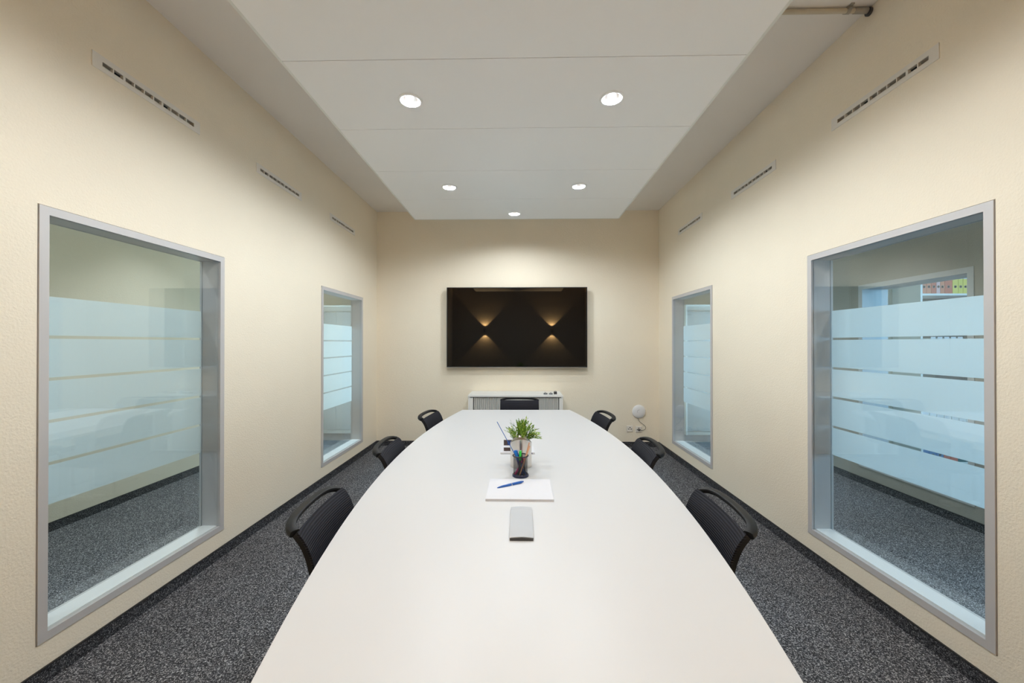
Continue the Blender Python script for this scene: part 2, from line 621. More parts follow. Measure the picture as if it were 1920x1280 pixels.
# corridor far walls
CT = 0.25
OFF_WIN = (3.09, 4.12)
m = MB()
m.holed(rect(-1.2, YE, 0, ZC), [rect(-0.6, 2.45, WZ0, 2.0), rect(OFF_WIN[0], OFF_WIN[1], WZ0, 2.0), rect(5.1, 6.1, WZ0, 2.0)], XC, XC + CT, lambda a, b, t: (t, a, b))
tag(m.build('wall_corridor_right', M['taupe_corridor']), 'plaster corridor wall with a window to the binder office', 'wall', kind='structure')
m = MB()
m.holed(rect(-1.2, YE, 0, ZC), [rect(-0.6, 1.9, WZ0, 2.0), rect(4.6, 5.6, WZ0, 2.0)], XC, XC + 0.2, lambda a, b, t: (-t, a, b))
tag(m.build('wall_corridor_left', M['corridor_wall']), 'plain plaster corridor wall seen through the glass', 'wall', kind='structure')
for s, side in ((-1, 'left'), (1, 'right')):
    x0, x1 = sorted((s * (W + TH), s * XC))
    m = MB(); m.box(x0, x1, YE, YE + 0.12, 0, ZC)
    tag(m.build('wall_corridor_end_' + side, M['corridor_wall']), 'plaster end wall behind the tall cupboard of the %s corridor' % ('office' if s > 0 else 'plain'), 'wall', kind='structure')
    m = MB(); m.box(x0, x1, -1.12, -1.0, 0, ZC)
    tag(m.build('wall_corridor_start_' + side, M['corridor_wall']), 'plaster wall closing the near end of the %s corridor' % ('office' if s > 0 else 'plain'), 'wall', kind='structure')
# office beside the corridor
m = MB(); m.box(XC + CT, 6.7, 4.95, 5.07, 0, ZC)
tag(m.build('wall_office_back', M['corridor_wall']), 'plaster office wall behind the binder shelf', 'wall', kind='structure')


# ------------------------------------------------------------------ windows
def window(name, label, s, x, y0, y1, z0, z1, depth, fw=0.035, rear=None, bands=True, front=True):
    """frame ring from x (room face) to x + s * depth"""
    root = thing(name, label, 'window', (s * x, (y0 + y1) / 2, z0), kind='structure')
    w, h = (y1 - y0) / 2, z1 - z0
    fn = lambda a, b, t: (s * t, a, b)
    m = MB()
    m.holed(rect(-w, w, 0, h), [rect(-w + fw, w - fw, fw, h - fw)], -0.005, depth, fn)
    m.build('window_frame', M['alu'], root)
    m = MB()
    m.prism(rect(-w + fw, w - fw, fw, fw + 0.004), 0.02, (rear or depth) - 0.002, fn)
    m.build('sill', M['sill'], root)
    if front:
        m = MB(); m.prism(rect(-w + fw, w - fw, fw, h - fw), 0.006, 0.012, fn)
        m.build('glass_pane', M['glass'], root)
    if rear:
        m = MB(); m.prism(rect(-w + fw, w - fw, fw, h - fw), rear, rear + 0.006, fn)
        m.build('glass_pane', M['glass'], root)
    if bands:
        zt, bh, gap = 1.624 - z0, 0.1743, 0.0145
        for k in range(5):
            top = zt - k * (bh + gap)
            m = MB(); m.prism(rect(-w + fw + 0.006, w - fw - 0.006, top - bh, top), rear + 0.0064, rear + 0.0074, fn)
            m.build('frosted_band', M['film'], root)
    return root


n = 1
for s in (-1, 1):
    for i, (a, b) in enumerate(WIN[s]):
        where = 'nearer the television' if i else 'farther from the television'
        side = 'on the access point wall' if s > 0 else 'opposite the access point wall'
        window('window_%d' % n, 'grey framed window with frosted bands %s, %s' % (side, where), s, W, a, b, WZ0, WZ1, 0.135, rear=0.116)
        n += 1
window('window_5', 'grey framed corridor window in front of the binder shelf', 1, XC, OFF_WIN[0], OFF_WIN[1], WZ0, 2.0, CT, fw=0.045, rear=0.12, bands=False, front=False); n = 6
window('window_6', 'added unseen wide window passing daylight from office to corridor', 1, XC, -0.6, 2.45, WZ0, 2.0, CT, fw=0.045, rear=0.12, bands=False, front=False)  # added openings out of view, cut to pass daylight to the frosted bands
window('window_7', 'added unseen daylight window at the far end of the office corridor', 1, XC, 5.1, 6.1, WZ0, 2.0, CT, fw=0.045, rear=0.12, bands=False, front=False)
window('window_8', 'added unseen daylight window at the far end of the plain corridor', -1, XC, 4.6, 5.6, WZ0, 2.0, 0.2, fw=0.045, rear=0.12, bands=False, front=False)  # added on the plain side as well, to bring daylight into that corridor
window('window_9', 'added unseen daylight window at the near end of the plain corridor', -1, XC, -0.6, 1.9, WZ0, 2.0, 0.2, fw=0.045, rear=0.12, bands=False, front=False)

# ------------------------------------------------------------------ hanging ceiling raft
RZ = 2.90
RX = 1.232
RY1 = 4.772
PT = 0.04
seams = [RY1 - 0.6755 * k for k in range(0, 9)]     # far to near
LIGHTS = [(-0.628, 3.771), (0.600, 3.771), (-0.628, 2.420), (0.600, 2.420), (-0.020, 4.556),
          (-0.628, 1.069), (0.600, 1.069)]
raft = thing('ceiling_raft', 'white suspended ceiling raft of wide panels holding the downlights', 'ceiling panel', (0, 0, RZ), kind='structure')
ET = 0.022
for k in range(8):
    y1, y0 = seams[k], seams[k + 1]
    hs = [circle(x, y, 0.060) for x, y in LIGHTS if y0 < y < y1]
    m = MB()
    m.holed(rect(-RX + ET, RX - ET, y0 + (0.0022 if k < 7 else 0), y1 - (0.0022 if k else ET)), hs, 0.0, PT, lambda a, b, t: (a, b, t))
    m.build('panel', M['panel'], raft)
m = MB(); m.box(-RX + 0.03, RX - 0.03, seams[8], RY1 - 0.03, PT + 0.0005, PT + 0.012)
# carrier board above the panels is pierced for the lamps, too
m.bm.free(); m = MB()
m.holed(rect(-RX + 0.03, RX - 0.03, seams[8], RY1 - 0.03), [circle(x, y, 0.062) for x, y in LIGHTS], PT + 0.0005, PT + 0.012, lambda a, b, t: (a, b, t))
m.build('carrier_board', M['seam'], raft)
for s in (-1, 1):
    m = MB()
    prof = [(s * (RX - ET), 0.0), (s * (RX - ET), PT + 0.01), (s * RX, PT + 0.01), (s * RX, 0.010), (s * (RX - 0.004), 0.003)]
    m.prism(prof, seams[8], RY1, lambda a, b, t: (a, t, b))
    m.build('edge_trim', M['panel_edge'], raft)
m = MB(); m.box(-RX + ET, RX - ET, RY1 - ET, RY1, 0.0, PT + 0.01); m.build('edge_trim', M['panel_edge'], raft)
for s in (-1, 1):
    for y in (0.4, 2.6, 4.3):
        m = MB(); m.tube([(s * 0.95, y, PT), (s * 0.95, y, ZC - RZ)], 0.005, 8)
        m.build('suspension_rod', M['conduit_metal'], raft)


# ------------------------------------------------------------------ downlights
def downlight(x, y, label, group):
    r = thing('downlight', label, 'ceiling light', (x, y, RZ), group=group)
    m = MB(); m.lathe([(0.0575, 0.002), (0.074, -0.0005), (0.0745, -0.003), (0.071, -0.0055), (0.060, -0.0065), (0.0565, -0.004), (0.0575, 0.002)], 48, cap=False)
    m.build('trim_ring', M['trim_white'], r, smooth=True)
    m = MB(); m.lathe([(0.0575, -0.002), (0.0570, 0.012), (0.052, 0.032), (0.040, 0.050), (0.038, 0.050), (0.050, 0.031), (0.0555, 0.012), (0.0575, -0.002)], 48, cap=False)
    m.build('reflector', M['reflector'], r, smooth=True)
    m = MB(); m.lathe([(0.0, 0.049), (0.0375, 0.049), (0.0375, 0.054), (0.0, 0.054)], 40, cap=False)
    m.build('lens', M['lens'], r)
    d = bpy.data.lights.new('downlight_lamp', 'SPOT')
    d.energy = POW_DOWN
    d.color = (0.87, 0.945, 1.0)
    d.spot_size = math.radians(174)
    d.spot_blend = 0.30
    d.shadow_soft_size = 0.02
    o = bpy.data.objects.new('lamp', d)
    COL.objects.link(o)
    o.location = (0, 0, 0.0105)
    o.parent = r
    return r


for x, y in LIGHTS:
    if y > 4:
        downlight(x, y, 'single round downlight close to the television wall', 'round recessed downlights')
    else:
        row = {3.771: 'second row from the television', 2.420: 'third row from the television', 1.069: 'fourth row from the television'}[y]
        side = 'access point side' if x > 0 else 'side opposite the access point'
        downlight(x, y, 'round recessed downlight on the %s, %s' % (side, row), 'round recessed downlights')


# downlights added out of view, narrow beams to brighten the corridor carpet
for s in (-1, 1):
    for i, y in enumerate((0.6, 2.1, 3.6, 5.1)):
        r = thing('added_corridor_light', 'added round ceiling downlight, out of view, in the %s corridor' % ('office-side' if s > 0 else 'plain-walled'), 'ceiling light', (s * 2.72, y, ZC), group='added corridor downlights')
        m = MB(); m.lathe([(0.050, 0.0), (0.075, 0.0), (0.075, -0.004), (0.052, -0.007), (0.050, 0.0)], 32, cap=False); m.build('trim_ring', M['trim_white'], r, smooth=True)
        m = MB(); m.lathe([(0.0, -0.002), (0.050, -0.002), (0.050, 0.0), (0.0, 0.0)], 32, cap=False); m.build('lens', M['lens'], r)
        d = bpy.data.lights.new('added_corridor_lamp', 'SPOT')
        d.energy = POW_CORRIDOR; d.color = (0.90, 0.96, 1.0); d.spot_size = math.radians(80); d.spot_blend = 0.6; d.shadow_soft_size = 0.05
        o = bpy.data.objects.new('lamp', d); COL.objects.link(o); o.location = (0, 0, -0.012); o.parent = r


# ------------------------------------------------------------------ slot vents
def vent(s, y, label):
    r = thing('slot_vent', label, 'air vent', (s * W, y, VZ0), group='white slot vents high on the side walls')
    h = VZ1 - VZ0
    fn = lambda a, b, t: (-s * t, a, b)
    m = MB()
    a0, a1, b0, b1 = SE, VL - SE, SL0 - VZ0, SL1 - VZ0
    m.holed(rect(0, VL, 0, h), [rect(a0, a1, b0, b1)], -0.001, 0.004, fn)
    m.build('vent_plate', M['vent'], r)
    m = MB()      # recess box behind the slot
    m.holed(rect(a0 - 0.006, a1 + 0.006, b0 - 0.006, b1 + 0.006), [rect(a0 - 0.002, a1 + 0.002, b0 - 0.002, b1 + 0.002)], -0.026, -0.0015, fn)
    m.prism(rect(a0 - 0.006, a1 + 0.006, b0 - 0.006, b1 + 0.006), -0.030, -0.026, fn)
    m.build('duct_box', M['vent_in'], r)
    m = MB()
    m.prism(rect(a0, a1, b0 + 0.0085, b0 + 0.0115), -0.0255, -0.012, fn)
    m.build('blade', M['vent_in'], r)
    nd = 10
    for k in range(1, nd):
        a = a0 + (a1 - a0) * k / nd
        wd = 0.0028 if k % 4 != 2 else 0.006
        m = MB(); m.prism(rect(a - wd, a + wd, b0 - 0.001, b1 + 0.001), -0.012, 0.002, fn)
        m.build('divider', M['vent'], r)
    for k in (2, 7):
        a = a0 + (a1 - a0) * (k - 0.35) / nd
        m = MB(); m.prism(rect(a - 0.012, a + 0.012, b0, b1), -0.0255, -0.014, fn)
        m.build('damper', M['dark_gap'], r)


for s in (-1, 1):
    side = 'on the access point wall' if s > 0 else 'on the wall opposite the access point'
    for i, y in enumerate(VENT[s]):
        vent(s, y, 'white slot vent %s, %s' % (side, ('farthest from the television', 'middle one of three', 'closest to the television')[i]))

# ------------------------------------------------------------------ conduit under the ceiling
r = thing('ceiling_conduit', 'beige conduit fixed under the ceiling, running into the wall', 'pipe', (1.2, 2.19, ZC - 0.016))
m = MB(); m.tube([(-0.9, 0, 0), (0.66, 0, 0)], 0.0125, 12); m.build('pipe', M['conduit'], r, smooth=True)
m = MB(); m.tube([(0.655, 0, 0), (0.725, 0, 0)], 0.015, 12); m.build('coupling', M['conduit_metal'], r, smooth=True)
m = MB(); m.box(0.61, 0.632, -0.022, 0.022, -0.002, 0.016); m.tube([(0.612, 0, 0), (0.632, 0, 0)], 0.0155, 12); m.box(0.612, 0.630, -0.036, -0.012, 0.009, 0.016)
m.build('clip', M['conduit_metal'], r)
m = MB(); m.lathe([(0, 0), (0.021, 0), (0.021, 0.012), (0, 0.012)], 16, Matrix.Translation((0.7275, 0, -0.006)) @ Matrix.Rotation(PI / 2, 4, 'Y')); m.build('wall_collar', M['dark_grey'], r)

# ================================================================== table
TZ = 0.74
TC = (0.030, 2.40)
HL, HW, KW = 1.640, 0.722, 0.0665


def table_outline(inset=0.0, nseg=40):
    pts = []
    hl = HL - inset
    for i in range(nseg + 1):
        d = -hl + 2 * hl * i / nseg
        pts.append((HW - inset - KW * d * d, d))
    return pts + [(-x, d) for x, d in reversed(pts)]


tb = thing('conference_table', 'long white boat-shaped conference table in the room centre', 'table', (TC[0], TC[1], 0), 0.016)
m = MB(); m.prism(table_outline(), TZ - 0.022, TZ)
bmesh.ops.bevel(m.bm, geom=[e for e in m.bm.edges if abs(e.verts[0].co.z - e.verts[1].co.z) < 1e-6], offset=0.002, segments=2, affect='EDGES')
m.build('tabletop', M['white_table'], tb)
m = MB(); m.box(-0.05, 0.05, -1.25, 1.25, TZ - 0.09, TZ - 0.0225, 0.004)
m.build('beam', M['chrome_leg'], tb)
for y in (-1.15, 1.15):
    m = MB(); m.box(-0.40, 0.40, y - 0.03, y + 0.03, TZ - 0.06, TZ - 0.0225, 0.004); m.build('cross_rail', M['chrome_leg'], tb)
    m = MB(); m.box(-0.055, 0.055, y - 0.035, y + 0.035, 0.035, TZ - 0.06, 0.006); m.build('leg', M['chrome_leg'], tb)
    m = MB(); m.box(-0.15, 0.15, y - 0.04, y + 0.04, 0.0, 0.035, 0.008); m.build('foot', M['chrome_leg'], tb)


# ================================================================== chairs
def chair_proto():
    """origin on the floor under the top edge of the backrest; +y faces the table"""
    r = thing('conference_chair', '', 'chair', group='black mesh conference chairs around the table')
    hw = 0.207
    zprof = [(0.455, 0.052), (0.50, 0.066), (0.55, 0.073), (0.60, 0.074), (0.64, 0.070), (0.675, 0.063), (0.71, 0.054),
             (0.735, 0.045), (0.755, 0.036), (0.775, 0.024), (0.790, 0.012), (0.800, 0.0)]

    def at(u, k):
        z, y = zprof[k]
        y *= 0.92
        hwz = hw - 0.018 * max(0, (0.60 - z) / 0.15) - 0.004 * (k == len(zprof) - 1)
        return Vector((u * hwz, y - 0.016 * (1 - u * u), z - 0.006 * (1 - u * u) * (k >= len(zprof) - 2)))

    def sheet(u0, u1, k0, k1, front, back, nu=14):
        b = bmesh.new()
        F, B = [], []
        for k in range(k0, k1 + 1):
            rf, rb = [], []
            for i in range(nu + 1):
                u = u0 + (u1 - u0) * i / nu
                p = at(u, k)
                ka, kb = max(k - 1, 0), min(k + 1, len(zprof) - 1)
                t = at(u, kb) - at(u, ka)
                nrm = Vector((0, t.z, -t.y)).normalized()
                rf.append(b.verts.new(p + nrm * front))
                rb.append(b.verts.new(p - nrm * back))
            F.append(rf); B.append(rb)
        nk = k1 - k0
        for a in range(nk):
            for i in range(nu):
                b.faces.new((F[a][i], F[a][i + 1], F[a + 1][i + 1], F[a + 1][i]))
                b.faces.new((B[a][i], B[a + 1][i], B[a + 1][i + 1], B[a][i + 1]))
            b.faces.new((F[a][0], F[a + 1][0], B[a + 1][0], B[a][0]))
            b.faces.new((F[a][nu], B[a][nu], B[a + 1][nu], F[a + 1][nu]))
        for i in range(nu):
            b.faces.new((F[0][i], B[0][i], B[0][i + 1], F[0][i + 1]))
            b.faces.new((F[nk][i], F[nk][i + 1], B[nk][i + 1], B[nk][i]))
        bmesh.ops.recalc_face_normals(b, faces=b.faces[:])
        return b
    last = len(zprof) - 1
    m = MB(); m._merge(sheet(-1, 1, 0, last, 0.0035, 0.0035, 20))
    back = m.build('backrest_mesh', M['mesh_black'], r, smooth=True)
    # moulded frame behind the mesh: two side rails, bottom rail
    m = MB()
    for u0, u1 in ((-1, -0.86), (0.86, 1)):
        m._merge(sheet(u0, u1, 0, last, -0.0037, 0.018, 4))
    m._merge(sheet(-0.85, 0.85, 0, 1, -0.0037, 0.016, 10))
    m.build('back_frame', M['plastic_black'], r, smooth=True)
    # handle loop: leaves the top corners, runs behind and a little above the mesh edge
    m = MB()
    path = []
    N = 36
    for i in range(N + 1):
        u = -1 + 2 * i / N
        q = abs(u)
        edge = max(0.0, 1 - q ** 7)
        yb = -0.008 - (0.031 + 0.016 * (1 - q * q)) * edge ** 0.75
        zb = 0.797 + 0.011 * edge ** 0.8 + 0.006 * (1 - q * q)
        path.append((u * (hw - 0.010), yb, zb))
    b = bmesh.new()
    rings = []
    cs = []
    for k in range(12):
        a = 2 * PI * k / 12
        ca, sa = math.cos(a), math.sin(a)
        cs.append((0.0160 * math.copysign(abs(ca) ** 0.6, ca), 0.0115 * math.copysign(abs(sa) ** 0.6, sa)))
    for i, p in enumerate(path):
        p = Vector(p)
        t = (Vector(path[min(i + 1, N)]) - Vector(path[max(i - 1, 0)])).normalized()
        nb = Vector((t.y, -t.x, 0)).normalized() * -1
        up = Vector((0, 0, 1))
        # flat strip leans back a little
        up2 = (up + Vector((0, 0.25, 0))).normalized()
        rings.append([b.verts.new(p + nb * c0 + up2 * c1) for c0, c1 in cs])
    for a, c in zip(rings[:-1], rings[1:]):
        for k in range(12):
            b.faces.new((a[k], a[(k + 1) % 12], c[(k + 1) % 12], c[k]))
    b.faces.new(rings[0][::-1]); b.faces.new(rings[-1])
    bmesh.ops.recalc_face_normals(b, faces=b.faces[:])
    m._merge(b)
    m.build('handle', M['plastic_black'], r, smooth=True)
    # seat
    m = MB(); m.box(-0.225, 0.225, 0.05, 0.49, 0.435, 0.478, 0.018, 3)
    m.build('seat', M['seat_black'], r, smooth=True)
    m = MB(); m.box(-0.19, 0.19, 0.075, 0.46, 0.420, 0.4345, 0.004)
    m.build('seat_shell', M['plastic_black'], r)
    for s in (-1, 1):
        m = MB(); m.box(s * 0.15 - 0.02, s * 0.15 + 0.02, 0.035, 0.10, 0.425, 0.50, 0.006)
        m.build('back_bracket', M['plastic_black'], r)
    # cantilever tube frame: floor loop, front uprights, seat carriers
    for s in (-1, 1):
        x = s * 0.215
        pts = [(x, 0.11, 0.418), (x, 0.42, 0.418)]
        for i in range(1, 8):
            a = PI / 2 * i / 8
            pts.append((x, 0.42 + 0.05 * math.sin(a), 0.368 + 0.05 * math.cos(a)))
        pts += [(x, 0.47, 0.368), (x, 0.47, 0.063)]
        for i in range(1, 8):
            a = PI / 2 * i / 8
            pts.append((x, 0.42 + 0.05 * math.cos(a), 0.063 - 0.05 * math.sin(a)))
        pts += [(x, 0.42, 0.013), (x, 0.06, 0.013)]
        m = MB(); m.tube(pts, 0.0125, 10)
        m.build('leg', M['tube'], r, smooth=True)
    m = MB(); m.tube([(-0.215, 0.06, 0.013), (0.215, 0.06, 0.013)], 0.0125, 10)
    m.build('floor_bar', M['tube'], r, smooth=True)
    return r


CH = [  # x, y of the top edge centre, heading, label
    (-0.700, 1.481, -PI / 2 + 0.090, 'black mesh chair opposite the access point side, farthest from the television'),
    (-0.742, 2.386, -PI / 2 + 0.060, 'black mesh chair opposite the access point side, middle of its row'),
    (-0.725, 3.406, -PI / 2 - 0.095, 'black mesh chair opposite the access point side, closest to the cabinet'),
    (0.782, 1.497, PI / 2 - 0.062, 'black mesh chair on the access point side, farthest from the television'),
    (0.802, 2.395, PI / 2 - 0.05, 'black mesh chair on the access point side, middle of its row'),
    (0.750, 3.400, PI / 2 + 0.10, 'black mesh chair on the access point side, closest to the cabinet'),
    (0.038, 4.305, PI, 'black mesh chair at the table end, in front of the cabinet'),
]
proto = chair_proto()
for i, (x, y, h, lab) in enumerate(CH):
    c = proto if i == 0 else copy_tree(proto)
    c.location = (x, y, 0)
    c.rotation_euler = (0, 0, h)
    c['label'] = lab

# ================================================================== television
tv = thing('television', 'large black wall-mounted television above the low cabinet', 'television', (0.0, YB, 1.09))
m = MB(); m.box(-0.951, 0.951, -0.098, -0.045, 0.0, 1.082, 0.004); m.build('housing', M['tv_body'], tv)
m = MB(); m.box(-0.940, 0.940, -0.0995, -0.0982, 0.014, 1.071); m.build('screen', M['tv_screen'], tv)
m = MB(); m.box(-0.951, 0.951, -0.096, -0.060, -0.006, -0.0003); m.build('bottom_strip', M['tv_silver'], tv)
m = MB(); m.box(-0.35, 0.35, -0.0445, -0.0005, 0.30, 0.78); m.build('wall_bracket', M['dark_grey'], tv)

# ================================================================== cabinet with tambour door
CX0, CX1, CYF = -0.612, 0.584, 5.032
cw = CX1 - CX0
cb = thing('tambour_cabinet', 'low white cabinet with ribbed grey sliding front below the television', 'cabinet', ((CX0 + CX1) / 2, CYF, 0))
hw = cw / 2
m = MB(); m.box(-hw - 0.003, hw + 0.003, -0.006, 0.438, 0.735, 0.757, 0.002); m.build('top_board', M['cab_white'], cb)
for s in (-1, 1):
    m = MB(); m.box(*sorted((s * hw, s * (hw - 0.02))), 0.0, 0.436, 0.03, 0.7345); m.build('side_panel', M['cab_white'], cb)
m = MB(); m.box(-hw + 0.02, hw - 0.02, 0.424, 0.436, 0.03, 0.7345); m.build('back_panel', M['cab_white'], cb)
m = MB(); m.box(-hw + 0.02, hw - 0.02, 0.03, 0.424, 0.03, 0.05); m.build('bottom_board', M['cab_white'], cb)
m = MB(); m.box(-hw + 0.02, -hw + 0.062, 0.004, 0.022, 0.05, 0.725, 0.002); m.build('handle_strip', M['cab_white'], cb)
m = MB(); m.box(hw - 0.045, hw - 0.02, 0.004, 0.022, 0.05, 0.725, 0.002); m.build('guide_strip', M['cab_white'], cb)
m = MB(); m.box(-hw + 0.02, hw - 0.02, 0.034, 0.05, 0.05, 0.734); m.build('inner_shade', M['dark_gap'], cb)
a0, a1 = -hw + 0.070, hw - 0.052
ns = 44
pit = (a1 - a0) / ns
slat_me = None
for k in range(ns):
    if slat_me is None:
        m = MB()
        m.prism([(-pit * 0.48, 0.028), (-pit * 0.48, 0.018), (-pit * 0.30, 0.012), (pit * 0.30, 0.012), (pit * 0.48, 0.018), (pit * 0.48, 0.028)], 0.052, 0.724)
        o = m.build('slat', M['cab_grey'], cb)
        slat_me = o.data
    else:
        o = bpy.data.objects.new('slat', slat_me); COL.objects.link(o); o.parent = cb
    o.location = (a0 + pit * (k + 0.5), 0, 0)
m = MB(); m.box(-hw + 0.01, hw - 0.01, 0.02, 0.41, 0.0, 0.03); m.build('plinth', M['dark_grey'], cb)


# foldback clips lying on the cabinet
def clip(x, y, rz, label, upright=False):
    r = thing('foldback_clip', label, 'clip', (x, y, 0.757), rz, group='black foldback clips on the cabinet')
    m = MB()
    if not upright:
        m.prism([(-0.012, 0.0), (0.012, 0.0), (0.012, 0.003), (0.004, 0.016), (-0.004, 0.016), (-0.012, 0.003)], -0.024, 0.024, lambda a, b, t: (t, a, b))
        m.build('body', M['pen_black'], r)
        m = MB(); m.tube([(-0.008, 0.002, 0.016), (-0.005, 0.012, 0.024), (0.005, 0.012, 0.024), (0.008, 0.002, 0.016)], 0.002, 8)
        m.build('wire_arm', M['pen_black'], r)
    else:
        m.prism([(-0.015, 0.0), (0.015, 0.0), (0.006, 0.034), (-0.006, 0.034)], -0.019, 0.019, lambda a, b, t: (t, a, b))
        m.build('body', M['pen_black'], r)
        m = MB(); m.tube([(-0.012, 0.0, 0.0345), (-0.012, 0.0, 0.041), (0.012, 0.0, 0.041), (0.012, 0.0, 0.0345)], 0.002, 8)
        m.build('wire_arm', M['pen_black'], r)


clip(0.372, 5.14, 0.03, 'black foldback clip lying flat, farthest from the cabinet corner')
clip(0.440, 5.135, -0.02, 'black foldback clip lying flat beside the upright one')
clip(0.500, 5.155, 0.05, 'black foldback clip standing upright near the cabinet corner', True)

# ================================================================== access point, sockets
ap = thing('access_point', 'round white wireless access point on the television wall', 'access point', (1.664, YB, 0.484))
RXm = Matrix.Rotation(PI / 2, 4, 'X')
m = MB(); m.lathe([(0.0, 0.0), (0.070, 0.0), (0.088, 0.006), (0.091, 0.013), (0.089, 0.019), (0.075, 0.028), (0.05, 0.034), (0.02, 0.0365), (0.0, 0.037)], 48, RXm, cap=False)
m.build('dome', M['white_plastic'], ap, smooth=True)
m = MB(); pts = []
for i in range(17):
    a = PI * (0.42 + 0.72 * i / 16)
    pts.append((0.026 * math.cos(a), -0.0362, 0.026 * math.sin(a)))
m.tube(pts, 0.0013, 6); m.build('status_ring', M['cable'], ap)


def socket(x, z, label):
    r = thing('wall_socket', label, 'socket', (x, YB, z), group='white wall sockets')
    m = MB(); m.box(-0.043, 0.043, -0.008, 0, -0.043, 0.043, 0.003); m.build('cover_plate', M['socket'], r)
    m = MB(); m.box(-0.036, 0.036, -0.011, -0.0085, -0.036, 0.036, 0.001); m.build('insert', M['socket'], r)
    for k, (dx, dz) in enumerate(((0, 0.017), (-0.017, -0.004), (0.017, -0.004))):
        a0 = (0, 0.5, -0.5)[k]
        hexa = []
        for i in range(6):
            a = PI / 3 * i
            u, v = 0.0125 * math.cos(a), 0.0055 * math.sin(a)
            hexa.append((dx + u * math.cos(a0) + v * math.sin(a0), dz - u * math.sin(a0) + v * math.cos(a0)))
        m = MB(); m.prism(hexa, -0.0118, -0.0112, lambda a, b, t: (a, t, b)); m.build('outlet', M['hole'], r)
    return r


socket(1.544, 0.247, 'square wall socket with no plug below the access point')
socket(1.663, 0.239, 'square wall socket with a cable plugged in below the access point')
cd = thing('network_cable', 'thin grey cable from the access point to the wall socket', 'cable', (1.664, YB, 0.39))
m = MB()
P = [(-0.006, -0.010, 0.012), (-0.004, -0.009, -0.015), (0.012, -0.009, -0.045), (0.045, -0.009, -0.072), (0.078, -0.009, -0.096), (0.094, -0.009, -0.120), (0.090, -0.009, -0.143), (0.066, -0.011, -0.158), (0.034, -0.018, -0.160), (0.014, -0.022, -0.156)]
Q = []
for i in range(len(P) - 1):
    p0, p1, p2, p3 = [Vector(P[max(0, min(len(P) - 1, i + d))]) for d in (-1, 0, 1, 2)]
    for t in (0, 0.25, 0.5, 0.75):
        Q.append(0.5 * ((2 * p1) + (p2 - p0) * t + (2 * p0 - 5 * p1 + 4 * p2 - p3) * t * t + (3 * p1 - p0 - 3 * p2 + p3) * t ** 3))
m.tube(Q, 0.0027, 8); m.build('cord', M['cable'], cd, smooth=True)
m = MB(); m.box(-0.012, 0.012, -0.030, -0.0125, -0.165, -0.145, 0.002); m.build('plug', M['dark_grey'], cd)

# ================================================================== wall sconces on the wall facing the television
for s in (-1, 1):
    side = 'access point side' if s > 0 else 'side opposite the access point'
    r = thing('wall_sconce', 'small grey up and down wall lamp facing the television, %s' % side, 'wall lamp', (s * 0.975, YF, 1.785), group='wall sconces facing the television')
    m = MB(); m.lathe([(0.028, -0.05), (0.034, -0.05), (0.034, 0.05), (0.028, 0.05), (0.028, 0.035), (0.0, 0.035), (0.0, -0.035), (0.028, -0.035), (0.028, -0.05)], 32, Matrix.Translation((0, 0.085, 0)), cap=False)
    m.build('cylinder_body', M['sconce'], r, smooth=True)
    m = MB(); m.box(-0.02, 0.02, 0.0, 0.055, -0.02, 0.02); m.build('wall_mount', M['sconce'], r)
    for d in (-1, 1):
        m = MB(); m.lathe([(0, 0), (0.024, 0), (0.024, 0.002), (0, 0.002)], 24, Matrix.Translation((0, 0.085, d * 0.037 - 0.001)))
        m.build('lens', M['warm'], r)
        ld = bpy.data.lights.new('sconce_lamp', 'SPOT')
        ld.energy = POW_SCONCE * (0.9 if d < 0 else 1.15)
        ld.color = (1.0, 0.66, 0.30)
        ld.spot_size = math.radians(88)
        ld.spot_blend = 0.12
        ld.shadow_soft_size = 0.01
        lo = bpy.data.objects.new('lamp', ld); COL.objects.link(lo)
        lo.location = (0, 0.085, d * 0.052)
        lo.rotation_euler = (PI, 0, 0) if d > 0 else (0, 0, 0)
        lo.parent = r

# ================================================================== things on the table
pad = thing('notepad', 'white paper notepad with a blue pen lying on it', 'notepad', (0.041, 1.830, TZ), -0.004)
m = MB(); m.box(-0.146, 0.146, -0.126, 0.126, 0.0, 0.0085); m.build('page_block', M['paper_edge'], pad)
m = MB(); m.holed(rect(-0.146, 0.146, -0.126, 0.126), [circle(-0.04, -0.114, 0.003, 12), circle(0.04, -0.114, 0.003, 12)], 0.0087, 0.0092, lambda a, b, t: (a, b, t)); m.build('top_sheet', M['paper'], pad)


def pen(name, label, cat, base, tip, parts, group=None):
    """parts: (name, profile, material), profile (r, distance along the axis from base)"""
    base, tip = Vector(base), Vector(tip)
    q = (tip - base).to_track_quat('Z', 'Y')
    r = thing(name, label, cat, base, group=group)
    r.rotation_mode = 'QUATERNION'
    r.rotation_quaternion = q
    for pn, prof, mt in parts:
        m = MB(); m.lathe(prof, 14); m.build(pn, mt, r, smooth=True)
    return r


